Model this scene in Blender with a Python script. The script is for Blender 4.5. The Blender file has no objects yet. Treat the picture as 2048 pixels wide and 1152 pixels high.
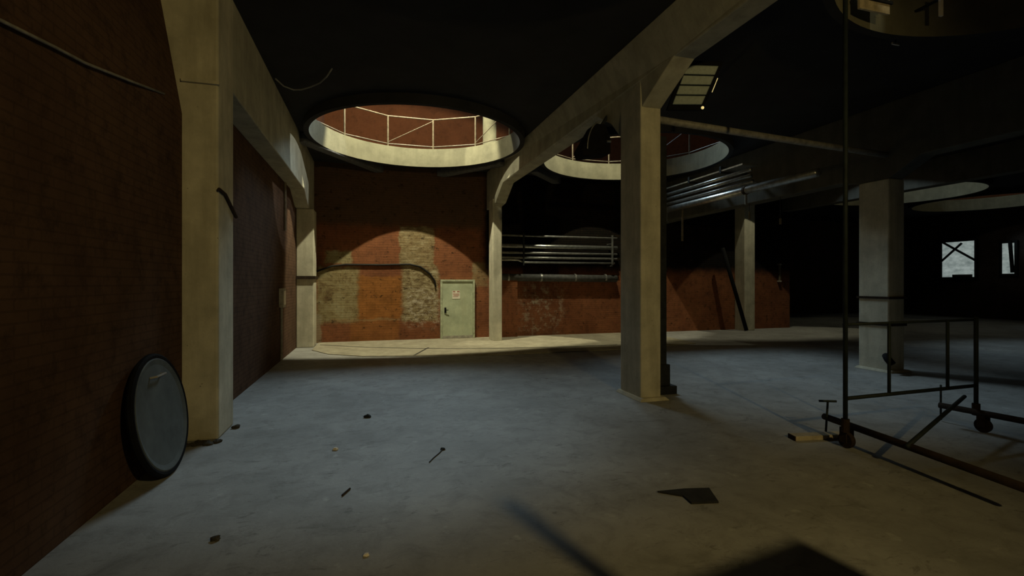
import bpy, bmesh, math, random
from mathutils import Vector, Matrix
random.seed(7)
S = bpy.context.scene
COL = S.collection
PI = math.pi

# ------------------------------------------------------------------ camera, world, light, exposure
F_PX = 950.0
YAW = math.atan((1024 - 750) / F_PX)
cam_d = bpy.data.cameras.new('camera')
cam_d.sensor_width = 36.0
cam_d.lens = F_PX / 2048 * 36.0
cam_d.shift_y = -11.0 / 2048
cam_d.clip_start = 0.05
cam = bpy.data.objects.new('camera', cam_d)
COL.objects.link(cam)
cam.location = (0, 0, 1.9)
cam.rotation_euler = (PI / 2, 0, -YAW)
S.camera = cam

S.view_settings.view_transform = 'Standard'
S.view_settings.look = 'None'
S.view_settings.gamma = 1.0
S.view_settings.use_curve_mapping = False
S.view_settings.exposure = 0.0

w = bpy.data.worlds.new('world')
S.world = w
w.use_nodes = True
w.node_tree.nodes['Background'].inputs[0].default_value = (0.55, 0.75, 1.0, 1)
w.node_tree.nodes['Background'].inputs[1].default_value = 0.05


def lamp(name, kind, loc, target, energy, color, size=0.1, size_y=None, angle=None, blend=0.15, spread=None):
    d = bpy.data.lights.new(name, kind)
    d.energy = energy
    d.color = color
    if kind == 'AREA':
        d.shape = 'RECTANGLE'
        d.size = size
        d.size_y = size_y or size
        if spread: d.spread = spread
    else:
        d.shadow_soft_size = size
    if kind == 'SPOT':
        d.spot_size = angle
        d.spot_blend = blend
    o = bpy.data.objects.new(name, d)
    COL.objects.link(o)
    o.location = loc
    v = Vector(target) - Vector(loc)
    o.rotation_euler = v.to_track_quat('-Z', 'Y').to_euler()
    return o


WARM = (0.98, 0.92, 0.62)
COOL = (0.66, 0.88, 1.0)
# daylight through the high windows of the upper hall
for _x, _e in ((1.1, 640), (4.2, 990), (7.3, 580), (13.6, 50)):
    lamp('window_daylight', 'AREA', (_x, 22.85, 16.7), (_x, 8.0, 1.0), _e, COOL, 2.9, 2.6)
# warm floodlights of the upper hall, shining down through the round openings onto the back wall, then added accent spots
lamp('upper_flood_and_fill', 'SPOT', (1.1, 13.05, 9.2), (1.2, 13.05 + 7.25, 9.2 - 6.89), 2900, WARM, 0.04, angle=math.radians(104), blend=0.12)
lamp('upper_flood_and_fill', 'SPOT', (6.5, 13.25, 8.7), (6.4, 13.25 + 6.4, 8.7 - 7.6), 1150, WARM, 0.04, angle=math.radians(90), blend=0.2)
lamp('upper_flood_and_fill', 'SPOT', (13.3, 13.5, 9.0), (14.2, 13.5 + 6.0, 9.0 - 7.77), 560, WARM, 0.04, angle=math.radians(96), blend=0.3)
lamp('upper_flood_and_fill', 'POINT', (20.2, 15.0, 8.6), (20, 14, 0), 65, WARM, 0.2)
lamp('upper_flood_and_fill', 'POINT', (26.2, 14.6, 8.6), (26, 14, 0), 30, WARM, 0.2)
lamp('upper_flood_and_fill', 'SPOT', (6.6, 2.4, 8.4), (6.73, 4.8, 5.95), 75, WARM, 0.05, angle=math.radians(10), blend=0.4)  # added narrow spot that brightens only the tan board
lamp('upper_flood_and_fill', 'SPOT', (-0.9, 13.0, 8.2), (3.8, 13.7, 5.2), 620, WARM, 0.04, angle=math.radians(24), blend=0.1)  # added spot, aimed to brighten the middle beam
lamp('upper_flood_and_fill', 'SPOT', (3.1, 12.4, 8.2), (-1.83, 13.1, 5.2), 480, (0.9, 0.95, 0.9), 0.04, angle=math.radians(30), blend=0.1)  # added spot, aimed to brighten the left beam
# amber work lamp behind the viewer
lamp('amber_work_lamp', 'SPOT', (3.0, -3.0, 4.5), (2.3, 4.0, 3.2), 550, (1.0, 0.75, 0.29), 0.07, angle=math.radians(90), blend=0.7)

# ------------------------------------------------------------------ node helpers
class NT:
    def __init__(self, name, rough=0.8, spec=0.3, metal=0.0):
        self.m = bpy.data.materials.new(name)
        self.m.use_nodes = True
        self.t = self.m.node_tree
        self.b = self.t.nodes['Principled BSDF']
        self.b.inputs['Roughness'].default_value = rough
        self.b.inputs['Specular IOR Level'].default_value = spec
        self.b.inputs['Metallic'].default_value = metal
        self._co = None
    def n(self, typ, **kw):
        x = self.t.nodes.new(typ)
        for k, v in kw.items(): setattr(x, k, v)
        return x
    def link(self, a, b): self.t.links.new(a, b)
    def val(self, sock, v):
        if hasattr(v, 'is_output') or isinstance(v, bpy.types.NodeSocket): self.link(v, sock)
        else: sock.default_value = v
    @property
    def co(self):
        if self._co is None:
            self._co = self.n('ShaderNodeTexCoord').outputs['Object']
        return self._co
    def sep(self, vec=None):
        s = self.n('ShaderNodeSeparateXYZ'); self.link(vec or self.co, s.inputs[0]); return s.outputs
    def math(self, op, a, b=0.0, c=None, clamp=False):
        m = self.n('ShaderNodeMath', operation=op, use_clamp=clamp)
        self.val(m.inputs[0], a); self.val(m.inputs[1], b)
        if c is not None: self.val(m.inputs[2], c)
        return m.outputs[0]
    def noise(self, scale, detail=5, rough=0.6, vec=None, dist=0.0):
        x = self.n('ShaderNodeTexNoise')
        self.link(vec or self.co, x.inputs['Vector'])
        x.inputs['Scale'].default_value = scale
        x.inputs['Detail'].default_value = detail
        x.inputs['Roughness'].default_value = rough
        x.inputs['Distortion'].default_value = dist
        return x.outputs['Fac']
    def voro(self, scale, feature='F1', vec=None):
        x = self.n('ShaderNodeTexVoronoi', feature=feature)
        self.link(vec or self.co, x.inputs['Vector'])
        x.inputs['Scale'].default_value = scale
        return x.outputs['Distance']
    def ramp(self, fac, stops):
        x = self.n('ShaderNodeValToRGB')
        self.val(x.inputs[0], fac)
        el = x.color_ramp.elements
        while len(el) < len(stops): el.new(0.5)
        for e, (p, c) in zip(el, stops):
            e.position = p
            e.color = (c, c, c, 1) if not isinstance(c, (tuple, list)) else (*c[:3], 1)
        return x.outputs[0]
    def mix(self, fac, a, b, mode='MIX'):
        x = self.n('ShaderNodeMix', data_type='RGBA', blend_type=mode)
        self.val(x.inputs['Factor'], fac)
        for s, v in ((x.inputs[6], a), (x.inputs[7], b)):
            if isinstance(v, (tuple, list)): s.default_value = (*v[:3], 1)
            else: self.link(v, s)
        return x.outputs[2]
    def stretch(self, sx, sy, sz):
        m = self.n('ShaderNodeMapping'); self.link(self.co, m.inputs[0]); m.inputs['Scale'].default_value = (sx, sy, sz)
        return m.outputs[0]
    def band(self, v, a, b, soft=0.04):
        """1 where a < v < b"""
        lo = self.n('ShaderNodeMapRange', interpolation_type='SMOOTHSTEP'); self.val(lo.inputs[0], v)
        lo.inputs[1].default_value = a - soft; lo.inputs[2].default_value = a + soft
        hi = self.n('ShaderNodeMapRange', interpolation_type='SMOOTHSTEP'); self.val(hi.inputs[0], v)
        hi.inputs[1].default_value = b - soft; hi.inputs[2].default_value = b + soft
        hi.inputs[3].default_value = 1.0; hi.inputs[4].default_value = 0.0
        return self.math('MULTIPLY', lo.outputs[0], hi.outputs[0])
    def out(self, color, bump=None, strength=0.4, dist=0.02):
        if isinstance(color, (tuple, list)): self.b.inputs['Base Color'].default_value = (*color[:3], 1)
        else: self.link(color, self.b.inputs['Base Color'])
        if bump is not None:
            x = self.n('ShaderNodeBump'); x.inputs['Strength'].default_value = strength; x.inputs['Distance'].default_value = dist
            self.link(bump, x.inputs['Height']); self.link(x.outputs[0], self.b.inputs['Normal'])
        return self.m


def simple(name, c, rough=0.7, metal=0.0, var=0.35, scale=9.0, spec=0.3, bump=0.15):
    t = NT(name, rough, spec, metal)
    f = t.noise(scale, 6)
    col = t.ramp(f, [(0.3, tuple(v * (1 - var) for v in c)), (0.7, tuple(min(1, v * (1 + var)) for v in c))])
    return t.out(col, f, bump, 0.01)


def concrete_mat(name, c, stain, streak=True):
    t = NT(name, 0.85, 0.25)
    f = t.noise(2.2, 7, 0.65)
    g = t.noise(1.0, 6, 0.6, t.stretch(6, 6, 0.7))
    base = t.ramp(f, [(0.3, tuple(v * 0.72 for v in c)), (0.68, tuple(v * 1.15 for v in c))])
    col = t.mix(t.math('MULTIPLY', t.ramp(g, [(0.45, 0.0), (0.75, 1.0)]), 0.55), base, stain)
    pits = t.ramp(t.voro(5.5), [(0.02, 1.0), (0.06, 0.0)])
    col = t.mix(t.math('MULTIPLY', pits, 0.7), col, tuple(v * 0.2 for v in c))
    return t.out(col, t.noise(26, 6, 0.7), 0.3, 0.01)


def floor_mat():
    t = NT('floor_concrete', 0.62, 0.32)
    f = t.noise(0.7, 8, 0.68)
    g = t.noise(3.4, 8, 0.72, None, 0.6)
    base = t.ramp(f, [(0.3, (0.21, 0.207, 0.195)), (0.52, (0.30, 0.297, 0.285)), (0.72, (0.38, 0.38, 0.365))])
    col = t.mix(t.math('MULTIPLY', t.ramp(g, [(0.48, 0.0), (0.68, 1.0)]), 0.6), base, (0.16, 0.155, 0.14))
    sc = t.noise(2.1, 9, 0.8, t.stretch(1.0, 2.6, 1), 1.2)
    col = t.mix(t.math('MULTIPLY', t.ramp(sc, [(0.57, 0.0), (0.64, 1.0)]), 0.6), col, (0.11, 0.105, 0.09))
    s2 = t.noise(6.0, 6, 0.65, t.stretch(0.8, 2.2, 1), 0.8)
    col = t.mix(t.math('MULTIPLY', t.ramp(s2, [(0.62, 0.0), (0.68, 1.0)]), 0.45), col, (0.10, 0.095, 0.085))
    col = t.mix(t.math('MULTIPLY', t.ramp(t.noise(5.5, 3, 0.5), [(0.66, 0.0), (0.75, 1.0)]), 0.35), col, (0.55, 0.55, 0.52))
    return t.out(col, t.noise(14, 8, 0.75), 0.35, 0.012)


def plaster_mat(name, c1, c2, dark):
    """old red-brown painted brick"""
    t = NT(name, 0.95, 0.04)
    f = t.noise(1.1, 8, 0.68)
    col = t.ramp(f, [(0.3, c2), (0.62, c1)])
    g = t.noise(4.5, 8, 0.75)
    col = t.mix(t.math('MULTIPLY', t.ramp(g, [(0.5, 0.0), (0.7, 1.0)]), 0.7), col, dark)
    return t, col


def brick_height(t, axis_u):
    """brick courses as a bump height; axis_u picks the wall's horizontal axis"""
    s = t.sep()
    c = t.n('ShaderNodeCombineXYZ')
    t.link(s[axis_u], c.inputs[0]); t.link(s[2], c.inputs[1])
    b = t.n('ShaderNodeTexBrick')
    t.link(c.outputs[0], b.inputs['Vector'])
    b.inputs['Color1'].default_value = (1, 1, 1, 1); b.inputs['Color2'].default_value = (0.75, 0.75, 0.75, 1); b.inputs['Mortar'].default_value = (0, 0, 0, 1)
    b.inputs['Scale'].default_value = 1.0
    b.inputs['Mortar Size'].default_value = 0.008
    b.inputs['Brick Width'].default_value = 0.26
    b.inputs['Row Height'].default_value = 0.078
    return b.outputs['Color']


def wall_mat(name, axis_u, c1, c2, dark):
    t, col = plaster_mat(name, c1, c2, dark)
    bh = brick_height(t, axis_u)
    h = t.mix(0.5, bh, t.noise(20, 6, 0.7))
    col = t.mix(t.math('MULTIPLY', t.math('SUBTRACT', 1.0, bh), 0.3), col, dark)
    return t.out(col, h, 0.5, 0.015)


def back_wall_mat():
    t, col = plaster_mat('back_wall_painted_brick', (0.275, 0.108, 0.05), (0.165, 0.062, 0.031), (0.07, 0.035, 0.02))
    s = t.sep()
    jit = t.math('MULTIPLY', t.math('SUBTRACT', t.noise(3.5, 7, 0.7), 0.5), 0.35)
    x = t.math('ADD', s[0], jit)
    z = t.math('ADD', s[2], jit)
    bh = brick_height(t, 0)
    fine = t.noise(4.2, 9, 0.82, t.stretch(1, 1, 2.2), 0.5)
    ocher = t.ramp(fine, [(0.38, (0.07, 0.05, 0.025)), (0.47, (0.22, 0.17, 0.09)), (0.55, (0.36, 0.30, 0.17)), (0.66, (0.58, 0.53, 0.38))])
    ocher2 = t.ramp(t.noise(2.6, 9, 0.75, None, 0.4), [(0.34, (0.12, 0.085, 0.04)), (0.5, (0.29, 0.245, 0.125)), (0.68, (0.38, 0.36, 0.22))])
    def patch(col, x0, x1, z0, z1, c, amt=1.0, soft=0.05):
        m = t.math('MULTIPLY', t.band(x, x0, x1, soft), t.band(z, z0, z1, soft))
        return t.mix(t.math('MULTIPLY', m, amt), col, c)
    orange = t.ramp(t.noise(2.2, 8, 0.7), [(0.32, (0.20, 0.082, 0.022)), (0.6, (0.36, 0.145, 0.04))])
    col = patch(col, -0.55, 0.85, 0.72, 2.1, orange, 0.9)
    col = patch(col, -0.75, 0.75, -0.2, 0.75, orange, 0.6)
    col = patch(col, -1.75, -0.52, 0.62, 2.40, ocher2, 0.85, 0.08)
    col = patch(col, -1.5, -0.72, 2.50, 2.9, ocher2, 0.9)
    col = patch(col, 0.86, 2.04, 0.62, 2.42, ocher, 0.9, 0.08)
    col = patch(col, 0.78, 1.90, 2.42, 3.75, ocher2, 0.6, 0.03)
    col = patch(col, 0.78, 1.90, 2.42, 3.75, ocher, 0.5, 0.03)
    col = patch(col, 3.2, 3.75, 1.75, 2.6, ocher2, 0.5)
    col = patch(col, -2.0, -1.62, 0.0, 0.9, (0.33, 0.29, 0.19), 0.6)
    # a slightly proud lighter course low on the wall
    col = patch(col, -1.4, 0.8, 0.66, 0.73, (0.34, 0.22, 0.11), 0.6, 0.02)
    # white salt blotches on the bay right of the door and beside it
    sp = t.noise(3.0, 9, 0.8)
    w_ = t.math('MULTIPLY', t.math('MULTIPLY', t.band(x, 4.9, 6.5, 0.3), t.band(z, 0.1, 1.8, 0.3)), t.ramp(sp, [(0.5, 0.0), (0.60, 1.0)]))
    col = t.mix(t.math('MULTIPLY', w_, 0.7), col, (0.46, 0.40, 0.30))
    w2 = t.math('MULTIPLY', t.math('MULTIPLY', t.band(x, 0.95, 2.1, 0.15), t.band(z, 0.5, 1.7, 0.25)), t.ramp(t.noise(5.0, 9, 0.8, t.stretch(1, 1, 1.5)), [(0.5, 0.0), (0.58, 1.0)]))
    col = t.mix(t.math('MULTIPLY', w2, 0.75), col, (0.60, 0.53, 0.42))
    # near-black band high on the wall right of the slim column
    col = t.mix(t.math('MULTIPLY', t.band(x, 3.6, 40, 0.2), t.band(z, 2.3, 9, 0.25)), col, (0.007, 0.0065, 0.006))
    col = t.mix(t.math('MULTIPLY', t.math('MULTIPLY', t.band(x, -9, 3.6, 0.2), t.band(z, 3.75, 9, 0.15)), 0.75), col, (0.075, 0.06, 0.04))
    # pock holes, cracks and soot marks
    dk = t.ramp(t.noise(4.2, 8, 0.75, t.stretch(1, 1, 1.6)), [(0.58, 0.0), (0.64, 1.0)])
    col = t.mix(t.math('MULTIPLY', dk, 0.8), col, (0.035, 0.022, 0.012))
    ps = t.math('MULTIPLY', t.math('MULTIPLY', t.band(x, -0.5, 0.85, 0.1), t.band(z, 0.8, 1.9, 0.2)), t.ramp(t.noise(6.5, 4, 0.6), [(0.6, 0.0), (0.65, 1.0)]))
    col = t.mix(t.math('MULTIPLY', ps, 0.85), col, (0.05, 0.025, 0.01))
    col = t.mix(t.math('MULTIPLY', t.math('SUBTRACT', 1.0, bh), 0.22), col, (0.06, 0.04, 0.025))
    h = t.mix(0.55, bh, fine)
    return t.out(col, h, 0.9, 0.04)


M = {}
M['floor'] = floor_mat()
M['pale_floor'] = concrete_mat('light_pool_concrete', (0.36, 0.325, 0.24), (0.21, 0.18, 0.125))  # warm light pool put into the floor tone
M['concrete'] = concrete_mat('column_concrete', (0.53, 0.50, 0.39), (0.29, 0.265, 0.195))
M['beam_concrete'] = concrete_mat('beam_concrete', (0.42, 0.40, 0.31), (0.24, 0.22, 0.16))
M['rib'] = simple('rib_grey_paint', (0.10, 0.10, 0.105), 0.8)
M['dark_concrete'] = concrete_mat('dark_beam_concrete', (0.11, 0.105, 0.085), (0.06, 0.055, 0.042))  # darker copy of the beam concrete
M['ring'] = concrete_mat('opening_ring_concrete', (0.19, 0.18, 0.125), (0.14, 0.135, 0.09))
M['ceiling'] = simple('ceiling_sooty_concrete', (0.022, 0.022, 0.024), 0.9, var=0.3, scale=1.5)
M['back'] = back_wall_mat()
M['left'] = wall_mat('left_wall_brick', 1, (0.118, 0.07, 0.046), (0.074, 0.043, 0.028), (0.03, 0.02, 0.014))
M['upper'] = wall_mat('upper_wall_brick', 0, (0.15, 0.056, 0.025), (0.115, 0.042, 0.019), (0.065, 0.028, 0.015))
M['upper_side'] = wall_mat('upper_side_wall_brick', 1, (0.15, 0.056, 0.025), (0.115, 0.042, 0.019), (0.065, 0.028, 0.015))
M['right'] = wall_mat('right_wall_brick', 1, (0.08, 0.06, 0.05), (0.05, 0.04, 0.035), (0.025, 0.02, 0.018))
M['front'] = wall_mat('front_wall_brick', 0, (0.12, 0.075, 0.045), (0.08, 0.05, 0.03), (0.03, 0.02, 0.015))
M['door'] = concrete_mat('door_green_paint', (0.46, 0.51, 0.36), (0.40, 0.39, 0.25))
M['door_frame'] = simple('door_frame_paint', (0.40, 0.43, 0.30), 0.6)
M['dark_steel'] = simple('dark_steel', (0.02, 0.022, 0.023), 0.7, 0.0, spec=0.15)
M['scaffold'] = simple('scaffold_dark_paint', (0.016, 0.022, 0.022), 0.65, 0.0, spec=0.2)
M['rust'] = simple('rusty_steel', (0.032, 0.022, 0.015), 0.85, spec=0.1)
M['black'] = simple('black_enamel', (0.008, 0.008, 0.009), 0.8, spec=0.08)
M['pipe'] = simple('grey_pipe_paint', (0.28, 0.28, 0.27), 0.35, 0.5, spec=0.5)
M['pipe_dark'] = simple('dark_pipe_lagging', (0.07, 0.07, 0.068), 0.6)
M['galv'] = simple('galvanised_steel', (0.42, 0.43, 0.42), 0.3, 0.8, spec=0.5)
M['conduit'] = simple('conduit_grey', (0.26, 0.25, 0.225), 0.5)
M['rail'] = simple('railing_cream_paint', (0.13, 0.105, 0.07), 0.5)
M['lens'] = simple('unlit_lamp_diffuser', (0.26, 0.31, 0.29), 0.45, var=0.15, scale=20)
M['wood'] = simple('pale_timber', (0.40, 0.35, 0.25), 0.75, var=0.25)
M['paper'] = simple('white_paper', (0.78, 0.72, 0.62), 0.8, var=0.08)
M['print'] = simple('red_brown_print', (0.38, 0.16, 0.12), 0.8, var=0.1)
M['slate'] = simple('dark_blue_grey_sheet', (0.085, 0.10, 0.105), 0.7, var=0.25, scale=4)
M['felt'] = simple('black_felt', (0.02, 0.02, 0.02), 0.9)
M['box'] = simple('grey_box_paint', (0.36, 0.34, 0.28), 0.6)
M['cable'] = simple('black_cable_rubber', (0.012, 0.011, 0.01), 0.6)
M['cable_grey'] = simple('grey_cable_sheath', (0.2, 0.2, 0.2), 0.5)
M['tan'] = simple('tan_board', (0.5, 0.42, 0.28), 0.8)
M['stone'] = simple('rubble_stone', (0.5, 0.48, 0.43), 0.85)
M['dirt'] = simple('dark_dirt', (0.05, 0.045, 0.035), 0.95, scale=18, bump=0.8)

t = NT('frosted_window_pane', 0.6, 0.3)
f = t.noise(2.2, 7, 0.65, t.stretch(1, 1, 1.8))
pc = t.ramp(f, [(0.3, (0.10, 0.125, 0.12)), (0.7, (0.25, 0.29, 0.275))])
t.link(pc, t.b.inputs['Emission Color']); t.b.inputs['Emission Strength'].default_value = 1.15
M['pane'] = t.out((0.3, 0.33, 0.32))


# ------------------------------------------------------------------ mesh builder
class MB:
    def __init__(self): self.bm = bmesh.new()
    def quadbox(self, p):
        """8 corners: bottom 4 ccw, top 4 ccw"""
        v = [self.bm.verts.new(q) for q in p]
        for f in ((3, 2, 1, 0), (4, 5, 6, 7), (0, 1, 5, 4), (1, 2, 6, 5), (2, 3, 7, 6), (3, 0, 4, 7)):
            self.bm.faces.new([v[i] for i in f])
        return self
    def box(self, x0, x1, y0, y1, z0, z1):
        return self.quadbox([(x0, y0, z0), (x1, y0, z0), (x1, y1, z0), (x0, y1, z0), (x0, y0, z1), (x1, y0, z1), (x1, y1, z1), (x0, y1, z1)])
    def obox(self, o, u, v, w_):
        """box from corner o along vectors u, v, w"""
        o, u, v, w_ = map(Vector, (o, u, v, w_))
        if u.cross(v).dot(w_) < 0: u, v = v, u
        return self.quadbox([o, o + u, o + u + v, o + v, o + w_, o + u + w_, o + u + v + w_, o + v + w_])
    def prism(self, pts, ext):
        """extrude planar polygon pts by vector ext"""
        pts = [Vector(p) for p in pts]; ext = Vector(ext)
        n = sum(((pts[i] - pts[0]).cross(pts[i + 1] - pts[0]) for i in range(1, len(pts) - 1)), Vector())
        if n.dot(ext) > 0: pts = pts[::-1]
        a = [self.bm.verts.new(p) for p in pts]; b = [self.bm.verts.new(p + ext) for p in pts]
        self.bm.faces.new(a); self.bm.faces.new(b[::-1])
        k = len(pts)
        for i in range(k): self.bm.faces.new((a[(i + 1) % k], a[i], b[i], b[(i + 1) % k]))
        return self
    def tube(self, path, r, seg=10, closed=False):
        path = [Vector(p) for p in path]
        k = len(path); rings = []
        up = None
        for i, p in enumerate(path):
            if closed: d = path[(i + 1) % k] - path[i - 1]
            else: d = path[min(i + 1, k - 1)] - path[max(i - 1, 0)]
            d.normalize()
            if up is None:
                up = Vector((0, 0, 1)) if abs(d.z) < 0.9 else Vector((1, 0, 0))
            a = d.cross(up)
            if a.length < 1e-4: a = d.cross(Vector((0, 1, 0)))
            a.normalize(); b = a.cross(d).normalized(); up = b
            rr = r[i] if isinstance(r, (list, tuple)) else r
            rings.append([self.bm.verts.new(p + (a * math.cos(2 * PI * j / seg) + b * math.sin(2 * PI * j / seg)) * rr) for j in range(seg)])
        n = k if closed else k - 1
        for i in range(n):
            A, B = rings[i], rings[(i + 1) % k]
            for j in range(seg): self.bm.faces.new((A[j], A[(j + 1) % seg], B[(j + 1) % seg], B[j]))
        if not closed:
            self.bm.faces.new(rings[0][::-1]); self.bm.faces.new(rings[-1])
        return self
    def lathe(self, prof, M4, seg=32):
        rings = []
        for (r, z) in prof:
            rings.append([self.bm.verts.new(M4 @ Vector((r * math.cos(2 * PI * j / seg), r * math.sin(2 * PI * j / seg), z))) for j in range(seg)])
        for A, B in zip(rings, rings[1:]):
            for j in range(seg): self.bm.faces.new((A[j], A[(j + 1) % seg], B[(j + 1) % seg], B[j]))
        self.bm.faces.new(rings[0][::-1]); self.bm.faces.new(rings[-1])
        return self
    def blob(self, c, r, sub=2, jit=0.2, flat=1.0):
        g = bmesh.ops.create_icosphere(self.bm, subdivisions=sub, radius=1.0)
        for v in g['verts']:
            k = 1 + random.uniform(-jit, jit)
            v.co = Vector((c[0] + v.co.x * r[0] * k, c[1] + v.co.y * r[1] * k, max(0.0, c[2] + v.co.z * r[2] * k) if flat else c[2] + v.co.z * r[2] * k))
        return self
    def build(self, name, mat, parent=None, bevel=0.0, smooth=False, origin=None):
        bmesh.ops.recalc_face_normals(self.bm, faces=self.bm.faces)
        me = bpy.data.meshes.new(name)
        if smooth:
            for f_ in self.bm.faces: f_.smooth = True
        if origin is not None and parent is None:
            bmesh.ops.translate(self.bm, verts=self.bm.verts, vec=-Vector(origin))
        if parent is not None:
            pl = Vector(parent.get('_o', (0, 0, 0)))
            bmesh.ops.translate(self.bm, verts=self.bm.verts, vec=-pl)
        self.bm.to_mesh(me); self.bm.free()
        me.materials.append(M[mat] if isinstance(mat, str) else mat)
        o = bpy.data.objects.new(name, me); COL.objects.link(o)
        if origin is not None and parent is None: o.location = origin
        if parent is not None: o.parent = parent
        if bevel:
            b = o.modifiers.new('bevel', 'BEVEL'); b.width = bevel; b.segments = 2; b.limit_method = 'ANGLE'
        return o


def tag(o, label, cat, group=None):
    o['label'] = label; o['category'] = cat
    if group: o['group'] = group
    return o


def thing(name, label, cat, group=None):
    """parts of a thing are given in world coordinates; the Empty stays at the origin frame of the hall"""
    o = bpy.data.objects.new(name, None); COL.objects.link(o)
    o.empty_display_size = 0.2
    return tag(o, label, cat, group)


def at(root, base):
    """move the Empty of a finished thing to its base without moving the parts"""
    b = Vector(base)
    root.location = b
    for c in root.children: c.location = -b
    return root


def struct(o, label=None, cat=None):
    o['kind'] = 'structure'
    if label: o['label'] = label
    if cat: o['category'] = cat
    return o


# ------------------------------------------------------------------ the hall: shell
X0, X1, Y0, Y1 = -2.2, 31.0, -9.0, 16.0
YB2 = 23.0                      # the deeper right part of the hall ends here
YU = 23.0                       # back wall of the upper hall
ZC, ZF = 5.7, 6.0               # ceiling underside and upper floor
ZR = 19.0
R_H = 2.6
HOLES = [(1.08, 12.4), (7.3, 12.5), (13.6, 12.4), (20.8, 14.4), (26.6, 14.7), (1.08, 2.6), (7.05, 2.5), (13.6, 2.6)]

struct(MB().box(X0 - 0.4, X1 + 0.4, Y0 - 0.4, YB2 + 0.4, -0.3, 0.0).build('floor', 'floor'), 'worn grey concrete floor of the hall, bluish where daylight falls', 'floor')

# pale strip along the back wall, cut to the edge of the warm light pool
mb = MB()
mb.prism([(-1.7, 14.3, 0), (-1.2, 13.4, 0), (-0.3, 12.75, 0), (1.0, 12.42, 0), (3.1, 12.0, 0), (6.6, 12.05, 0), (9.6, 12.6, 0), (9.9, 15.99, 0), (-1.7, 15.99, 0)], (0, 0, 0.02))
struct(mb.build('trim_1', 'pale_floor', bevel=0.006), 'pale yellowish strip in the outline of the warm light pool along the back wall', 'light pool')

# left wall, back wall, right wall, front wall
mb = MB()
mb.box(X0 - 0.4, X0, 7.15, YU + 0.4, 0.0, ZC)
mb.prism([(X0 - 0.6, Y0 - 0.4, 0), (X0, Y0 - 0.4, 0), (X0, Y0 - 0.4, 3.9), (X0 - 0.28, Y0 - 0.4, 5.6), (X0 - 0.28, Y0 - 0.4, ZC), (X0 - 0.6, Y0 - 0.4, ZC)], (0, 6.5 - Y0 + 0.4, 0))
struct(mb.build('wall_left', 'left'), 'dark red-brown brick wall on the left side', 'wall')
struct(MB().box(X1, X1 + 0.4, Y0 - 0.4, YB2 + 0.4, 0.0, ZC).build('wall_right', 'right'), 'dark far wall at the right end with two pale windows', 'wall')
struct(MB().box(X0 - 0.4, X1 + 0.4, Y0 - 0.4, Y0, 0.0, ZC).build('wall_front', 'front'), 'brick wall behind the viewer', 'wall')
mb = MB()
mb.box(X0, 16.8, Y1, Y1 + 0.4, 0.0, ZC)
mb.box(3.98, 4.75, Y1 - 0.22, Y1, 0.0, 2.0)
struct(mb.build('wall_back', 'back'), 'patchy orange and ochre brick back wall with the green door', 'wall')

struct(MB().box(16.4, 16.8, Y1 + 0.4, YB2, 0.0, ZC).build('wall_return', 'right'), 'dark return wall right of the red back wall', 'wall')
struct(MB().box(16.4, X1 + 0.4, YB2, YB2 + 0.4, 0.0, ZC).build('wall_far', 'front'), 'black far wall of the deeper right part', 'wall')

# ceiling slab with round openings
SEG = 64
HS = 2.7
def slab():
    bm = bmesh.new()
    def ring(c, z, rr):
        return [bm.verts.new((c[0] + rr * math.cos(2 * PI * j / SEG), c[1] + rr * math.sin(2 * PI * j / SEG), z)) for j in range(SEG)]
    def square(c, z):
        out = []
        for j in range(SEG):
            a = 2 * PI * j / SEG
            x, y = math.cos(a), math.sin(a)
            k = HS / max(abs(x), abs(y))
            out.append(bm.verts.new((c[0] + x * k, c[1] + y * k, z)))
        return out
    for c in HOLES:
        for z in (ZC, ZF):
            A, B = ring(c, z, R_H), square(c, z)
            for j in range(SEG): bm.faces.new((A[j], A[(j + 1) % SEG], B[(j + 1) % SEG], B[j]))
    rows = [(Y0 - 0.4, -0.2, []), (-0.2, 5.3, [h for h in HOLES if h[1] < 5]), (5.3, 9.6, []), (9.6, 17.45, [h for h in HOLES if h[1] > 9]), (17.45, YB2 + 0.4, [])]
    def q(x0, x1, y0, y1):
        if x1 - x0 < 1e-4 or y1 - y0 < 1e-4: return
        for z in (ZC, ZF):
            bm.faces.new([bm.verts.new(p) for p in ((x0, y0, z), (x1, y0, z), (x1, y1, z), (x0, y1, z))])
    for (y0, y1, hs) in rows:
        x = X0 - 0.4
        for c in sorted(hs):
            q(x, c[0] - HS, y0, y1)
            q(c[0] - HS, c[0] + HS, y0, c[1] - HS)
            q(c[0] - HS, c[0] + HS, c[1] + HS, y1)
            x = c[0] + HS
        q(x, X1 + 0.4, y0, y1)
    me = bpy.data.meshes.new('ceiling'); bm.to_mesh(me); bm.free()
    me.materials.append(M['ceiling'])
    o = bpy.data.objects.new('ceiling', me); COL.objects.link(o)
    return struct(o, 'black sooty concrete ceiling slab with large round openings', 'ceiling')
slab()

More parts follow.
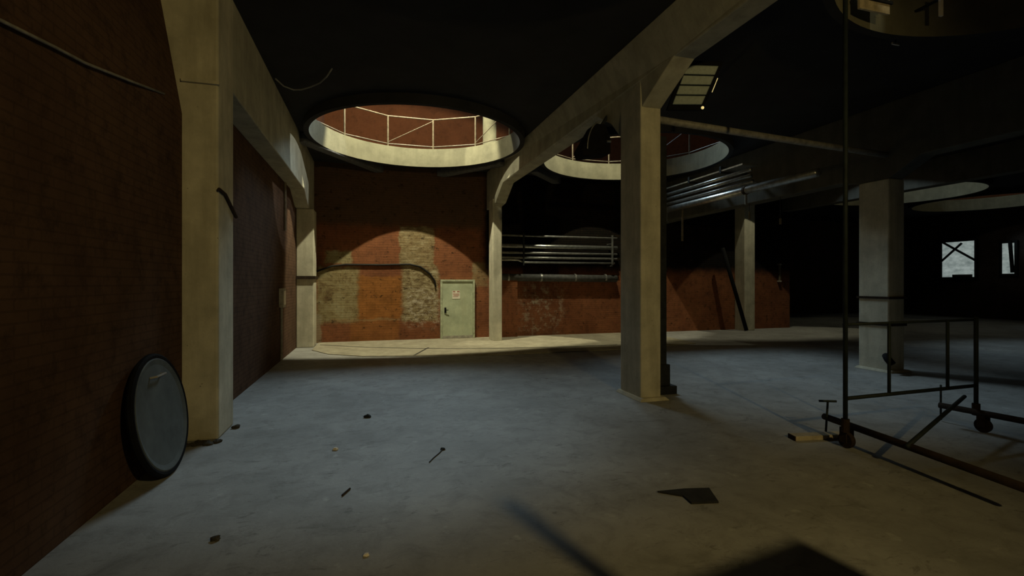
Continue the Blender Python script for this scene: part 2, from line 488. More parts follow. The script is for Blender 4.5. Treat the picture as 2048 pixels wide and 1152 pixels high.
ring_labels = ['pale concrete ring of the large round ceiling opening above the green door',
               'pale concrete ring of the round ceiling opening right of the middle column',
               'concrete ring of the ceiling opening hidden behind the pipe beam',
               'far thin sliver of a pale ceiling opening ring left of the dark column',
               'far pale ceiling opening ring right of the dark column',
               'concrete ring of the ceiling opening over the viewer',
               'dark concrete ring of the ceiling opening at the top right corner',
               'concrete ring of the ceiling opening beyond the right edge']
for i, c in enumerate(HOLES):
    mb = MB()
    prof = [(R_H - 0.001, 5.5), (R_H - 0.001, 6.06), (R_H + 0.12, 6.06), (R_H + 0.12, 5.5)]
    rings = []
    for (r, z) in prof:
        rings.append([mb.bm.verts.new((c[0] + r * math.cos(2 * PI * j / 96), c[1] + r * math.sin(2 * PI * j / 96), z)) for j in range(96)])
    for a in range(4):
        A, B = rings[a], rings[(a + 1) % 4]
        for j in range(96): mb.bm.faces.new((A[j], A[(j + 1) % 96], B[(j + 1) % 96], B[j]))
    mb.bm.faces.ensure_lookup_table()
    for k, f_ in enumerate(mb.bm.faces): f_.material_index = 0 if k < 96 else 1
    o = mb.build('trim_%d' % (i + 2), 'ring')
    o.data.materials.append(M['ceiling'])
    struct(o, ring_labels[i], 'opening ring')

# upper hall
mb = MB()
WX = [1.3, 7.1, 13.6]
mb.box(X0 - 0.4, X1 + 0.4, YU, YU + 0.4, ZF, 15.5)
mb.box(X0 - 0.4, X1 + 0.4, YU, YU + 0.4, 18.5, ZR)
xs = [X0 - 0.4] + [v for x in WX for v in (x - 2.7, x + 2.7)] + [X1 + 0.4]
for a, b in zip(xs[::2], xs[1::2]): mb.box(a, b, YU, YU + 0.4, 15.5, 18.5)
struct(mb.build('wall_upper_back', 'upper'), 'red-brown brick wall of the upper floor seen through the openings', 'wall')
struct(MB().box(X0 - 0.4, X0, Y0 - 0.4, YU, ZF, ZR).build('wall_upper_left', 'upper_side'), 'left brick wall of the upper floor', 'wall')
struct(MB().box(X1, X1 + 0.4, Y0 - 0.4, YU, ZF, ZR).build('wall_upper_right', 'upper_side'), 'right brick wall of the upper floor', 'wall')
struct(MB().box(X0, X1, Y0 - 0.4, Y0, ZF, ZR).build('wall_upper_front', 'upper'), 'front brick wall of the upper floor', 'wall')
struct(MB().box(X0 - 0.4, X1 + 0.4, Y0 - 0.4, YU + 0.4, ZR, ZR + 0.3).build('ceiling.001', 'ceiling'), 'dark roof slab of the upper floor', 'ceiling')
for i, x in enumerate(WX):
    mb = MB()
    for k in range(6): mb.box(x - 2.7 + k * 1.06, x - 2.62 + k * 1.06 + 0.02, YU + 0.1, YU + 0.18, 15.5, 18.5)
    for z in (15.5, 16.9, 18.4): mb.box(x - 2.7, x + 2.7, YU + 0.1, YU + 0.18, z, z + 0.1)
    struct(mb.build('window_%d' % (i + 3), 'dark_steel'), 'steel framed high window of the upper floor', 'window')

# ------------------------------------------------------------------ columns, pilasters, beams
def column(name, label, x0, x1, y0, y1, z1, sh=0.0, group=None, z_head=None, base=True):
    r = thing(name, label, 'column', group)
    MB().quadbox([(x0, y0, 0), (x1, y0, 0), (x1, y1, 0), (x0, y1, 0), (x0, y0, z1), (x1, y0, z1), (x1, y1, z1), (x0, y1, z1)]).build('shaft', 'concrete', r, bevel=0.025)
    if base:
        MB().quadbox([(x0 - .07, y0 - .1, 0), (x1 + .1, y0 - .1, 0), (x1 + .1, y1 + .05, 0), (x0 - .07, y1 + .05, 0),
                      (x0 - .03, y0 - .06, .05), (x1 + .05, y0 - .06, .05), (x1 + .05, y1 + .02, .05), (x0 - .03, y1 + .02, .05)]).build('plinth', 'concrete', r, bevel=0.01)
    return r

def beam(name, label, profile, xl, width, mat='beam_concrete'):
    """profile: closed side outline as (y, z); xl(y) gives the left face"""
    mb = MB()
    a = [mb.bm.verts.new((xl(y), y, z)) for y, z in profile]
    b = [mb.bm.verts.new((xl(y) + width, y, z)) for y, z in profile]
    mb.bm.faces.new(a); mb.bm.faces.new(b[::-1])
    k = len(a)
    for i in range(k): mb.bm.faces.new((a[(i + 1) % k], a[i], b[i], b[(i + 1) % k]))
    o = mb.build(name, mat, bevel=0.02)
    return struct(o, label, 'beam')

# left side: two pilasters and the deep edge beam
r = thing('pilaster', 'nearest tall concrete pilaster on the left brick wall, bluish lit on its right side', 'column')
MB().prism([(-2.6, 6.505, 0), (-1.82, 6.505, 0), (-1.82, 6.505, 5.695), (-2.6, 6.505, 5.695)], (0, 0.64, 0)).build('shaft', 'concrete', r, bevel=0.025)
mb = MB(); mb.prism([(-2.2, 6.46, 4.28), (-1.80, 6.46, 4.28), (-1.80, 6.46, 4.32), (-2.2, 6.46, 4.32)], (0, 0.04, 0)); mb.build('mould_line', 'concrete', r)
mb = MB(); mb.tube([(-1.80, 6.46, 3.02), (-1.80, 6.7, 3.0), (-1.795, 7.17, 2.78)], 0.022); mb.build('strap', 'rust', r)
at(r, (-2.0, 6.8, 0))
r = column('pilaster', 'far concrete pilaster in the left back corner with a dark iron clamp', -2.195, -1.72, 14.95, 15.6, 4.048, base=False)
mb = MB(); mb.box(-2.195, -1.68, 14.9, 15.65, 2.0, 2.09); mb.build('clamp', 'rust', r)
at(r, (-2.0, 15.3, 0))
beam('beam_left', 'deep concrete edge beam running along the top of the left wall',
     [(7.152, 4.45), (13.9, 4.42), (14.7, 4.05), (16, 4.05), (16, 5.7), (7.152, 5.7)], lambda y: -2.2, 0.37)

# middle row
ybx = lambda y: 4.12 - max(0.0, min(1.0, (y - 7.4) / 7.4)) * 0.42
r = column('column', 'tall free-standing concrete column in the middle of the hall', 4.10, 4.47, 6.75, 7.42, 5.2)
mb = MB(); mb.box(4.475, 4.80, 7.08, 7.22, 0.03, 4.4); mb.box(4.575, 4.95, 7.0, 7.3, 0.0, 0.14); mb.box(4.475, 4.85, 7.05, 7.26, .14, .5); mb.build('steel_channel', 'dark_steel', r, bevel=0.01)
at(r, (4.28, 7.08, 0))
r = column('column', 'slim pale concrete column standing right of the green door', 3.64, 3.95, 14.85, 15.4, 4.6, base=False)
at(r, (3.8, 15.1, 0))
beam('beam_middle', 'concrete ceiling beam carried by the middle column',
     [(-9, 5.15), (5.9, 5.15), (6.75, 4.72), (7.42, 4.4), (7.75, 4.75), (8.3, 5.08), (14.0, 4.95), (14.75, 4.45), (15.4, 4.4), (16, 4.4), (16, 5.7), (-9, 5.7)], ybx, 0.35)

# third row with the pipes
r = column('column', 'broad dark concrete column at the right behind the scaffold', 10.38, 10.83, 7.4, 8.05, 4.098)
mb = MB()
for z in (1.55, 0.98): mb.box(10.35, 10.86, 7.37, 8.08, z, z + 0.05)
mb.build('clamp', 'rust', r)
mb = MB(); mb.tube([(10.37, 7.45, .35), (10.28, 7.35, .3), (10.30, 7.27, .2)], .07); mb.build('valve', 'black', r, smooth=True)
at(r, (10.6, 7.75, 0))
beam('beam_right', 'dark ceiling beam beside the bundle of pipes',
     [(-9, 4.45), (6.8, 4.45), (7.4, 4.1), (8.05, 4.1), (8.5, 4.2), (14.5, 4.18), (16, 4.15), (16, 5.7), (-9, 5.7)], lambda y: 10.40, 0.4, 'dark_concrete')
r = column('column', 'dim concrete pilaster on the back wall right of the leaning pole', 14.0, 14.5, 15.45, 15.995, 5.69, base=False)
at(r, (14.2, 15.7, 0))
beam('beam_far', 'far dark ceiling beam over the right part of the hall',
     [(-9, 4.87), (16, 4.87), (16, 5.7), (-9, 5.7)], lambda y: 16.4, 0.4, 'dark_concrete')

# short ribs under the ceiling beside the openings
for i, (p, q, wd, lb) in enumerate([((-1.83, 13.0), (0.15, 15.95), 0.3, 'slanting grey rib under the ceiling left of the large opening'),
                                    ((2.1, 16.0), (3.72, 13.9), 0.3, 'slanting grey rib under the ceiling right of the large opening'),
                                    ((4.9, 14.5), (6.3, 16.0), 0.3, 'short grey rib under the ceiling behind the slim pale column')]):
    p3, q3 = Vector((*p, 5.45)), Vector((*q, 5.45))
    d = (q3 - p3).normalized(); s = Vector((-d.y, d.x, 0)) * wd
    o = MB().obox(p3 - s / 2, q3 - p3, s, (0, 0, 0.249)).build('trim_%d' % (i + 11), 'rib', bevel=0.02)
    struct(o, lb, 'rib')

# ------------------------------------------------------------------ upper floor: railings and pillar
def railing(c, label, a0, a1, n):
    r = thing('guard_railing', label, 'railing', 'railings around the ceiling openings')
    R = R_H + 0.28
    angs = [a0 + (a1 - a0) * k / (n - 1) for k in range(n)]
    P = [(c[0] + R * math.cos(a), c[1] + R * math.sin(a)) for a in angs]
    for x, y in P:
        MB().tube([(x, y, 6.0), (x, y, 7.06)], 0.026, 8).build('post', 'rail', r)
    MB().tube([(x, y, 7.06) for x, y in P], 0.022, 8).build('top_rail', 'rail', r)
    MB().tube([(x, y, 6.2) for x, y in P], 0.018, 8).build('bottom_rail', 'rail', r)
    for (a, b) in ((1, 2), (3, 4), (5, 6)):
        if b < n:
            MB().tube([(*P[a], 6.25), (*P[b], 7.02)], 0.012, 6).build('brace', 'rail', r)
    return at(r, (c[0], c[1], 6.0))
railing(HOLES[0], 'thin cream guard railing along the far edge of the large ceiling opening', math.radians(188), math.radians(-8), 8)
railing(HOLES[1], 'thin cream guard railing along the far edge of the opening right of the column', math.radians(188), math.radians(-8), 8)

o = MB().lathe([(0.24, 0), (0.24, 3.2)], Matrix.Translation((3.95, 16.6, 6.0)), 24).build('pillar', 'ring', smooth=False)
tag(o, 'short pale round pillar upstairs at the right side of the large ceiling opening', 'pillar')
r = thing('board', 'tan board fixed inside the opening ring at the top right corner', 'board')
MB().box(6.21, 6.75, 4.80, 4.83, 5.56, 6.02).build('panel', 'tan', r)
MB().box(6.18, 6.78, 4.775, 4.80, 5.69, 5.73).build('batten', 'dark_steel', r)
for x in (6.25, 6.65): MB().box(x, x + 0.05, 4.83, 5.12, 5.85, 5.9).build('bracket', 'dark_steel', r)
at(r, (6.48, 4.82, 5.56))
r = thing('steel_strip', 'slim pale steel strip fixed inside the opening ring at the top right corner', 'strip')
MB().box(7.57, 7.62, 4.70, 4.73, 5.62, 5.95).build('strip', 'paper', r)
MB().box(7.58, 7.61, 4.73, 5.10, 5.85, 5.88).build('bracket', 'dark_steel', r)
at(r, (7.6, 4.7, 5.62))
r = thing('ceiling_tag', 'tiny bright bar under the ceiling below the opening at the top right corner', 'bar')
MB().box(7.57, 7.72, 5.34, 5.36, 5.53, 5.56).build('bar', 'paper', r)
MB().box(7.63, 7.65, 5.345, 5.355, 5.56, 5.71).build('stem', 'dark_steel', r)
at(r, (7.64, 5.35, 5.7))

# ------------------------------------------------------------------ door
mb = MB()
d = MB().box(2.17, 3.20, 15.93, 15.985, 0.03, 1.93).build('door_1', 'door', bevel=0.008)
struct(d, 'pale green metal door in the back wall', 'door')
fr = MB(); fr.box(2.10, 2.168, 15.90, 15.999, 0.02, 2.0); fr.box(3.202, 3.27, 15.90, 15.999, 0.02, 2.0); fr.box(2.168, 3.202, 15.90, 15.999, 1.935, 2.0)
fr.build('door_frame', 'door_frame', d)
h = MB(); h.box(2.235, 2.295, 15.905, 15.93, 0.88, 1.06); h.tube([(2.265, 15.91, 0.98), (2.265, 15.87, 0.98), (2.36, 15.865, 0.975)], 0.012, 8)
h.build('door_handle', 'black', d)
MB().box(2.165, 3.205, 15.91, 15.93, 0.03, 0.11).build('kick_plate', 'box', d)
for z in (0.35, 1.55):
    MB().tube([(3.20, 15.915, z), (3.20, 15.915, z + 0.13)], 0.016, 8).build('hinge', 'door_frame', d)
r = thing('paper_notice', 'small white paper notice with red-brown print on the green door', 'notice')
MB().box(2.50, 2.76, 15.922, 15.926, 1.35, 1.62).build('sheet', 'paper', r)
mb = MB()
for (a, b, z0, z1) in ((2.52, 2.60, 1.575, 1.612), (2.66, 2.745, 1.575, 1.612), (2.52, 2.74, 1.505, 1.522), (2.545, 2.74, 1.46, 1.478), (2.52, 2.70, 1.425, 1.437)):
    mb.box(a, b, 15.919, 15.9215, z0, z1)
mb.build('print', 'print', r)
at(r, (2.63, 15.924, 1.48))

# ------------------------------------------------------------------ pipes on the back wall
pipe_spec = [(3.52, 0.035, 'pipe', 'top thin grey pipe of the rack on the back wall'),
             (3.16, 0.075, 'galv', 'thick shiny pipe, second from top on the back wall rack'),
             (2.93, 0.04, 'pipe', 'third pipe from the top on the back wall rack'),
             (2.76, 0.04, 'pipe', 'fourth pipe from the top on the back wall rack'),
             (2.60, 0.035, 'galv', 'lowest thin shiny pipe on the back wall rack')]
for z, rr, m, lb in pipe_spec:
    if z > 2.65:
        path = [(4.0, 15.72, z), (6.0, 15.72, z), (8.55, 15.72, z)]
    else:
        path = [(4.0, 15.72, z + 0.08), (4.75, 15.72, z + 0.08), (4.95, 15.72, z), (8.45, 15.72, z)]
    o = MB().tube(path, rr, 12).build('wall_pipe', m, smooth=True)
    tag(o, lb, 'pipe', 'pipes on the back wall rack')
r = thing('pipe_bracket', 'pale upright steel bracket at the right end of the back wall pipe rack', 'bracket')
MB().box(8.28, 8.34, 15.6, 15.64, 2.55, 3.62).build('upright', 'galv', r)
for z in (3.45, 2.65): MB().box(8.28, 8.34, 15.64, 15.999, z - 0.16, z - 0.12).build('arm', 'galv', r)
at(r, (8.31, 15.8, 2.55))
r = thing('pipe_bracket', 'pale steel bracket at the left end of the back wall pipe rack', 'bracket')
MB().box(4.9, 4.95, 15.6, 15.64, 2.5, 3.6).build('upright', 'dark_steel', r)
for z in (3.45, 2.65): MB().box(4.9, 4.95, 15.64, 15.999, z - 0.16, z - 0.12).build('arm', 'dark_steel', r)
at(r, (4.92, 15.8, 2.5))
r = thing('wall_duct', 'dark thick lagged pipe low on the back wall under the pipe rack', 'pipe')
MB().tube([(4.1, 15.86, 2.08), (8.6, 15.86, 2.04)], 0.13, 16).build('casing', 'pipe_dark', r, smooth=True)
for x in (4.4, 5.6, 6.9, 8.1): MB().tube([(x, 15.855, 2.07), (x + 0.06, 15.855, 2.07)], 0.143, 16).build('band', 'pipe', r)
at(r, (6.3, 15.8, 1.95))
o = MB().tube([(-1.75, 15.96, 2.25), (-1.3, 15.96, 2.42), (-0.9, 15.96, 2.47), (0.2, 15.96, 2.47), (1.1, 15.96, 2.50), (1.45, 15.96, 2.42), (1.75, 15.96, 2.2), (1.92, 15.96, 1.95), (1.95, 15.96, 1.75)], 0.028, 8).build('wall_cable', 'cable', smooth=True)
tag(o, 'black cable running across the lit back wall and curving down beside the door', 'cable')
# switch box and conduit on the left wall
r = thing('switch_box', 'small pale switch box with conduit low on the left wall near the back', 'switch box')
MB().box(-2.2, -2.1, 12.4, 12.72, 1.3, 1.76).build('box_body', 'box', r, bevel=0.01)
MB().tube([(-2.17, 12.56, 0.02), (-2.17, 12.56, 1.3)], 0.025, 8).build('conduit', 'conduit', r)
MB().box(-2.1, -2.09, 12.44, 12.68, 1.36, 1.7).build('cover', 'paper', r)
at(r, (-2.15, 12.56, 0))
o = MB().tube([(-2.16, 13.0, 3.2), (-2.16, 13.0, 4.4)], 0.03, 8).build('wall_conduit', 'rail')
tag(o, 'thin upright conduit high on the left wall near the back corner', 'conduit')

# ------------------------------------------------------------------ pipe bundle under the right beam
run = [(4.86, 0.05, 'galv', 9.45, 'thin pipe, second from top of the bundle under the right beam'),
       (4.70, 0.05, 'galv', 9.45, 'thin pipe, third from top of the bundle under the right beam'),
       (4.55, 0.05, 'pipe', 9.5, 'thin pipe just above the thick shiny one of the bundle'),
       (4.36, 0.10, 'galv', 9.5, 'thick shiny pipe at the bottom of the bundle under the right beam')]
for z, rr, m, x, lb in run:
    o = MB().tube([(x, 8.3 if rr > 0.06 else 10.2, z), (x, 12, z), (x, 15.9, z)], rr, 14).build('ceiling_pipe', m, smooth=True)
    tag(o, lb, 'pipe', 'pipe bundle under the right beam')
r = thing('cable_tray', 'flat pale cable tray on top of the pipe bundle under the right beam', 'cable tray')
MB().box(9.35, 9.85, 10.4, 15.9, 5.02, 5.06).build('tray', 'galv', r)
for y in (11.2, 12.6, 14.0): MB().quadbox([(9.34, y, 4.98), (10.40, y, 4.98), (10.40, y + .07, 4.98), (9.34, y + .07, 4.98), (9.34, y, 5.17), (10.40, y, 5.02), (10.40, y + .07, 5.02), (9.34, y + .07, 5.17)]).build('hanger', 'dark_steel', r)
at(r, (9.6, 13.0, 5.0))
for (y, z0, lb) in ((14.0, 4.2, 'pale clamp hanging on the thick pipe close to the middle column'), (10.4, 4.2, 'dark clamp midway along the thick pipe of the bundle')):
    r = thing('pipe_clamp', lb, 'clamp', 'clamps on the thick pipe')
    MB().tube([(9.5, y, 4.36), (9.5, y + 0.08, 4.36)], 0.12, 14).build('collar', 'galv' if y > 12 else 'rust', r)
    MB().box(9.47, 9.53, y + 0.02, y + 0.06, 3.98, 4.26).build('bolt', 'galv', r)
    at(r, (9.5, y, 4.36))
o = MB().tube([(9.6, 13.3, 3.25), (9.6, 13.3, 4.3)], 0.035, 8).build('hanging_rod', 'rail')
tag(o, 'short pale rod hanging below the pipe bundle close to the column', 'rod', 'rods hanging under the ceiling')
for (x, y, z0, z1, zt, lb) in ((10.45, 11.35, 3.72, 3.95, 4.2, 'short pale rod hanging in the dark right of the pipe bundle'),
                             (10.45, 10.25, 3.46, 3.62, 4.2, 'rightmost short pale rod hanging under the dark beam')):
    r = thing('hanging_rod', lb, 'rod', 'rods hanging under the ceiling')
    MB().tube([(x, y, z0), (x, y, z1)], 0.03, 8).build('rod', 'rail', r)
    MB().tube([(x, y, z1), (x, y, zt)], 0.008, 6).build('cord', 'cable', r)
    at(r, (x, y, z0))
r = thing('wall_tube_lamp', 'slim pale upright tube fixed to the dim red back wall near its right end', 'tube lamp')
MB().tube([(16.2, 15.93, 1.95), (16.2, 15.93, 2.65)], 0.05, 10).build('tube', 'rail', r)
for z in (1.93, 2.63): MB().box(16.14, 16.26, 15.88, 15.998, z, z + 0.05).build('end_cap', 'box', r)
at(r, (16.2, 15.93, 1.95))
o = MB().tube([(4.56, 6.95, 4.62), (6.5, 7.1, 4.6), (8.55, 7.3, 4.6), (10.39, 7.47, 4.6)], 0.06, 10).build('conduit', 'conduit', smooth=True)
tag(o, 'long grey conduit spanning from the middle column to the dark right column', 'conduit')

# ------------------------------------------------------------------ lamps at the middle column
def lerp(a, b, s): return a + (b - a) * s
r = thing('floodlight', 'pale four-panel floodlight hung beside the ceiling beam at the middle column', 'floodlight')
A, B, Cc, D = Vector((4.78, 6.50, 5.37)), Vector((5.21, 6.30, 5.32)), Vector((5.06, 6.52, 4.76)), Vector((4.65, 6.72, 4.79))
nrm = (B - A).cross(D - A).normalized()
if nrm.y > 0: nrm = -nrm
ux, uy = (B - A).normalized(), (D - A).normalized()
mb = MB(); mb.prism([A - ux * .05 - uy * .07, B + ux * .05 - uy * .07, Cc + ux * .05 + uy * .08, D - ux * .05 + uy * .08], -nrm * 0.14)
mb.build('housing', 'black', r, bevel=0.01)
for k in range(4):
    s0, s1 = k / 4 + 0.012, (k + 1) / 4 - 0.012
    a, b, c, d = lerp(A, D, s0), lerp(B, Cc, s0), lerp(B, Cc, s1), lerp(A, D, s1)
    MB().prism([a, b, c, d], nrm * 0.035).build('lamp_panel', 'lens', r, bevel=0.012)
mb = MB(); a0, b0 = lerp(A, D, .5) - ux * .07, lerp(B, Cc, .5) + ux * .07
mb.tube([a0 - nrm * .07, a0 - nrm * .07 - ux * .03 + Vector((0, 0, .38)), b0 - nrm * .07 + ux * .03 + Vector((0, 0, .30)), b0 - nrm * .07], 0.018, 8)
mb.build('yoke', 'dark_steel', r)
MB().box(4.42, 4.75, 6.5, 6.62, 5.4, 5.5).build('arm', 'dark_steel', r)
MB().tube([Cc + ux * .03 + uy * .04, Cc + ux * .03 + uy * .04 + nrm * .03], 0.025, 8).build('latch', 'galv', r)
MB().tube([b0 - uy * .12, b0 + uy * .1], 0.012, 8).build('side_bolt', 'galv', r)
at(r, (4.6, 6.56, 5.45))

r = thing('hanging_lamp', 'black lamp with a curved yoke hanging left behind the middle column head', 'lamp')
MB().prism([(3.54, 7.72, 4.14), (4.08, 7.72, 4.22), (4.08, 7.72, 4.5), (3.98, 7.72, 4.74), (3.78, 7.72, 4.74), (3.50, 7.72, 4.27)], (0, 0.35, 0)).build('housing', 'black', r, bevel=0.02)
mb = MB(); mb.tube([(3.60 + 0.26 * (1 - math.cos(a)), 7.68, 4.26 + 0.50 * math.sin(a)) for a in [PI / 2 * k / 8 for k in range(9)]], 0.012, 8)
mb.build('yoke', 'galv', r)
MB().tube([(3.95, 7.9, 4.72), (4.1, 7.9, 4.95)], 0.03, 8).build('stem', 'dark_steel', r)
MB().tube([(3.98, 7.69, 4.42), (4.06, 7.69, 4.43)], 0.02, 8).build('screw', 'galv', r)
at(r, (4.1, 7.9, 4.95))

# cable looped under the ceiling
o = MB().tube([(-1.78, 9.7, 5.69), (-1.66, 9.85, 5.62), (-1.5, 9.93, 5.6), (-1.36, 9.88, 5.6), (-1.18, 9.7, 5.6), (-0.98, 9.45, 5.6), (-0.84, 9.2, 5.63), (-0.73, 8.97, 5.69)], 0.014, 8).build('ceiling_cable', 'cable_grey', smooth=True)
tag(o, 'thin grey cable sagging under the black ceiling near the left beam', 'cable')

# ------------------------------------------------------------------ mobile scaffold tower
r = thing('scaffold_tower', 'dark mobile scaffold tower standing at the right edge', 'scaffold')
zb = 0.25
def t_(path, rad, name, mat='scaffold', seg=10): return MB().tube(path, rad, seg).build(name, mat, r, smooth=True)
a, b = Vector((5.32, 4.56, zb)), Vector((5.0, 2.45, zb))
t_([a, b], 0.038, 'base_tube', 'rust')
t_([(7.30, 4.55, zb), (7.62, 2.45, zb)], 0.038, 'base_tube', 'rust')
t_([(5.14, 4.14, zb), (5.14, 4.14, 5.45)], 0.024, 'upright')
t_([(7.40, 4.20, zb), (7.40, 4.20, 1.46)], 0.024, 'upright')
t_([(7.55, 2.62, zb), (7.55, 2.62, 1.46)], 0.024, 'upright')
t_([(5.14, 4.14, 0.58), (7.40, 4.20, 0.58)], 0.022, 'ledger')
t_([(5.14, 4.16, 1.42), (7.40, 4.22, 1.42)], 0.016, 'ledger')
t_([(5.84, 4.16, 0.58), (5.84, 4.16, 1.42)], 0.018, 'ladder_bar')
t_([(6.85, 4.18, 0.58), (6.85, 4.18, 1.42)], 0.018, 'ladder_bar')
t_([(5.08, 3.45, zb + .02), (7.36, 4.30, 0.42)], 0.022, 'brace')
for (x, y) in ((5.14, 4.14), (7.40, 4.20)):
    MB().tube([(x, y, zb - .05), (x, y, zb + .1)], 0.042, 10).build('coupler', 'rust', r)
for (x, y, dx) in ((5.16, 4.20, 1), (7.46, 4.15, -1)):
    mb = MB(); mb.lathe([(0.03, -0.03), (0.085, -0.03), (0.09, 0), (0.085, 0.03), (0.03, 0.03)], Matrix.Translation((x + .05 * dx, y - .02, 0.09)) @ Matrix.Rotation(PI / 2, 4, 'Y'), 20)
    ww = mb.build('caster', 'rust', r)
    for q_ in (-.06, .045): MB().box(x + .05 * dx + q_, x + .05 * dx + q_ + .015, y - .06, y + .02, .07, .24).build('fork_side', 'rust', ww)
j = t_([(5.23, 4.46, 0.10), (5.33, 4.52, 0.44)], 0.012, 'jack_screw')
MB().tube([(5.26, 4.58, 0.44), (5.41, 4.47, 0.45)], 0.014, 8).build('jack_handle', 'scaffold', j)
t_([(7.44, 4.62, 0.02), (7.44, 4.62, 0.5)], 0.012, 'jack_screw')
at(r, (6.2, 3.5, 0))
r = thing('timber_block', 'short pale timber plank lying under the scaffold jack', 'plank')
p0 = Vector((4.84, 4.52, 0.0)); u = Vector((0.66, -0.1, 0)); v = Vector((0.03, 0.13, 0))
MB().obox(p0, u, v, (0, 0, 0.055)).build('plank', 'wood', r, bevel=0.006)
MB().obox(p0 - u * .02 , u * 0.02, v, (0, 0, 0.055)).build('end_grain', 'rust', r)
at(r, (5.2, 4.52, 0))

# ------------------------------------------------------------------ right end: windows, leaning pole
def far_window(i, y0, y1, z0, z1, label):
    s = MB().box(30.93, 30.97, y0, y1, z0, z1).build('window_%d' % i, 'pane')
    struct(s, label, 'window')
    mb = MB()
    for (a, b, c, d) in ((y0 - .12, y0, z0 - .12, z1 + .12), (y1, y1 + .12, z0 - .12, z1 + .12)): mb.box(30.88, 31.0, a, b, c, d)
    mb.box(30.88, 31.0, y0, y1, z0 - .12, z0); mb.box(30.88, 31.0, y0, y1, z1, z1 + .12)
    mb.build('window_frame', 'dark_steel', s)
    return s, y0, y1, z0, z1

s, y0, y1, z0, z1 = far_window(1, 17.61, 19.13, 2.2, 4.15, 'pale frosted window with dark crossed braces in the dark right end')
for (a, b) in (((y1 + .05, z1 + .1), (y0 - .05, 3.1)), ((y0 + 0.55, z1 - .1), (y1 + .05, 3.05))):
    MB().tube([(30.85, a[0], a[1]), (30.85, b[0], b[1])], 0.06, 8).build('cross_brace', 'dark_steel', s)
MB().box(30.86, 30.925, y0 + .1, y0 + 1.0, z0, z0 + .14).build('rubble_ledge', 'dirt', s)
s, y0, y1, z0, z1 = far_window(2, 15.95, 16.45, 2.35, 3.9, 'narrow pale window at the right edge of the dark end')
MB().tube([(30.85, 16.1, 4.0), (30.85, 16.0, 2.4)], 0.08, 8).build('cross_brace', 'dark_steel', s)

o = MB().tube([(13.05, 15.55, 3.25), (13.95, 15.3, 0.03)], 0.075, 10).build('leaning_pole', 'black', smooth=True)
tag(o, 'dark pole leaning against the back wall beside the dim pilaster', 'pole')

# ------------------------------------------------------------------ disc at the left wall and things lying on the floor
r = thing('round_lid', 'large dark blue-grey round lid leaning on the left brick wall beside the near pilaster', 'lid')
Rm = Matrix.Translation((-2.04, 5.47, 0.60)) @ Matrix.Rotation(math.radians(90 - 9), 4, 'Y')
MB().lathe([(0.54, -0.03), (0.565, -0.015), (0.565, 0.02), (0.54, 0.035), (0.49, 0.02)], Rm, 48).build('disc', 'slate', r)
MB().tube([Rm @ Vector((0.572 * math.cos(2 * PI * k / 48), 0.572 * math.sin(2 * PI * k / 48), 0.005)) for k in range(48)], 0.032, 8, closed=True).build('rim', 'black', r)
MB().tube([Rm @ Vector((-0.38, -.12, .02)), Rm @ Vector((-0.38, -.1, .07)), Rm @ Vector((-0.38, .1, .07)), Rm @ Vector((-0.38, .12, .02))], 0.012, 8).build('handle', 'conduit', r)
at(r, (-2.03, 5.45, 0))
mb = MB()
for k in range(26):
    y = random.uniform(6.32, 6.43); x = -2.12 + random.random() * 0.36
    s_ = random.uniform(0.02, 0.06)
    mb.blob((x, y, 0.01), (s_, s_, s_ * 0.6), 1, 0.3)
o = mb.build('rubble', 'dirt'); o['kind'] = 'stuff'
tag(o, 'dark rubble and dirt heaped at the foot of the near left pilaster', 'rubble')

mb = MB(); mb.prism([(2.45, 3.76, 0.002), (2.62, 3.62, 0.002), (2.60, 3.48, 0.002), (2.84, 3.43, 0.002), (2.95, 3.69, 0.002), (2.72, 3.74, 0.002)], (0, 0, 0.016))
o = mb.build('felt_scrap', 'felt', bevel=0.004); tag(o, 'black scrap of roofing felt with a pointed corner lying on the open floor', 'scrap')
def pebble(x, y, s_, m, lb, name='pebble', cat='pebble', fl=0.6):
    o = MB().blob((0, 0, s_ * fl * 0.6), (s_, s_ * 0.8, s_ * fl), 2, 0.22).build(name, m)
    o.location = (x, y, 0); return tag(o, lb, cat)
pebble(-0.10, 6.99, 0.05, 'felt', 'small black lump farthest out on the floor in front of the lit strip', 'lump', 'lump')
pebble(-0.43, 5.73, 0.032, 'paper', 'small whitish stone on the floor nearer the left wall')
pebble(0.74, 5.40, 0.028, 'felt', 'tiny black lump at the end of a thin line on the floor', 'lump', 'lump')
pebble(-1.13, 3.97, 0.035, 'dirt', 'dark clod on the floor at the lower left', 'clod', 'clod')
pebble(-0.06, 3.45, 0.022, 'paper', 'tiny white pebble at the bottom of the floor, nearest the viewer')
o = MB().tube([(0.55, 5.05, 0.008), (0.60, 5.15, 0.008), (0.68, 5.28, 0.008), (0.73, 5.38, 0.008)], 0.006, 6).build('wire', 'cable'); tag(o, 'thin dark wire end lying on the floor next to a tiny black lump', 'wire')
o = MB().tube([(-0.28, 4.47, 0.01), (-0.22, 4.6, 0.01)], 0.009, 6).build('nail', 'rust'); tag(o, 'short dark nail lying on the floor below the whitish stone', 'nail')

o = MB().tube([(-2.24, 3.0, 3.42), (-2.17, 3.6, 3.48), (-2.17, 4.11, 3.56), (-2.17, 4.48, 3.61), (-2.17, 5.28, 3.78), (-2.2, 6.0, 3.95)], 0.012, 6).build('wall_cable', 'conduit', smooth=True)
tag(o, 'thin cable climbing across the dark upper part of the left wall', 'cable')
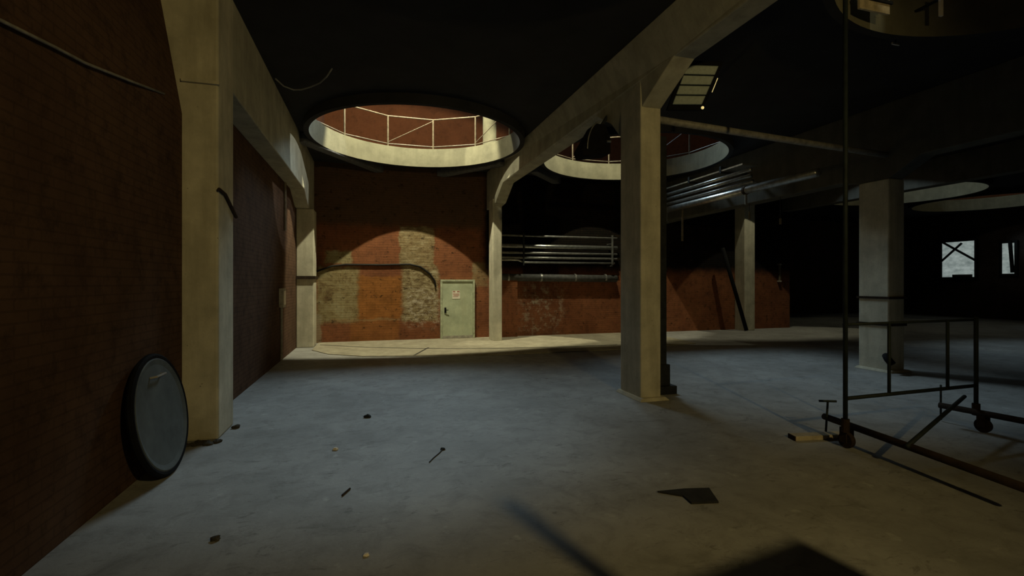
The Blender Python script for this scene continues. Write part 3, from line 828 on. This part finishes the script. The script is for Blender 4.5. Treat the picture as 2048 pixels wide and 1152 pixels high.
# dark curved line through the pale strip, and the crack across it
mb = MB()
J = [(-1.59, 15.33), (-0.3, 14.4), (1.09, 13.77), (2.2, 13.4), (3.42, 13.1), (5.2, 12.9), (7.01, 12.85)]
for a, b in zip(J, J[1:]): mb.obox((*a, 0.018), (b[0] - a[0], b[1] - a[1], 0), (0.0, 0.07, 0), (0, 0, 0.006))
mb.obox((0.95, 12.5, 0.018), (0.5, 1.35, 0), (0.06, 0, 0), (0, 0, 0.006))
struct(mb.build('trim_15', 'dirt'), 'dark curved line and crack in the pale floor strip', 'floor line')

# added unseen cabinet and pole behind the viewer, placed to throw shadows onto the floor
r = thing('shadow_caster_cabinet', 'added unseen cabinet behind the viewer, placed to cast the broad floor shadow', 'shadow caster')
Rz = Matrix.Translation((3.0, 0.23, 0)) @ Matrix.Rotation(math.radians(9.5), 4, 'Z')
def rb(x0, x1, y0, y1, z0, z1): return MB().quadbox([Rz @ Vector(p) for p in ((x0, y0, z0), (x1, y0, z0), (x1, y1, z0), (x0, y1, z0), (x0, y0, z1), (x1, y0, z1), (x1, y1, z1), (x0, y1, z1))])
rb(-1.9, 0, -0.45, 0, 0.05, 2.0).build('body', 'box', r, bevel=0.01)
for k in range(2):
    dd = rb(-1.88 + .94 * k, -0.96 + .94 * k, -0.475, -0.452, 0.1, 1.95).build('door', 'box', r)
    rb(-1.02 + .11 * k, -0.99 + .11 * k, -0.50, -0.476, 0.95, 1.1).build('handle', 'dark_steel', dd)
rb(-1.85, -0.05, -0.42, -0.03, 0.0, 0.05).build('plinth', 'dark_steel', r)
at(r, (2.1, 0.0, 0))
r = thing('shadow_caster_pole', 'added unseen pole on the cabinet, placed to cast the narrow floor shadow', 'pole')
MB().tube([(2.2, -0.07, 2.03), (2.2, -0.07, 2.60)], 0.04, 10).build('pole', 'dark_steel', r)
MB().tube([(2.2, -0.07, 2.0), (2.2, -0.07, 2.03)], 0.12, 16).build('foot', 'dark_steel', r)
at(r, (2.2, -0.07, 2.0))
pebble(-1.74, 6.95, 0.05, 'dirt', 'dark lump lying at the right foot of the near left pilaster', 'lump', 'lump')
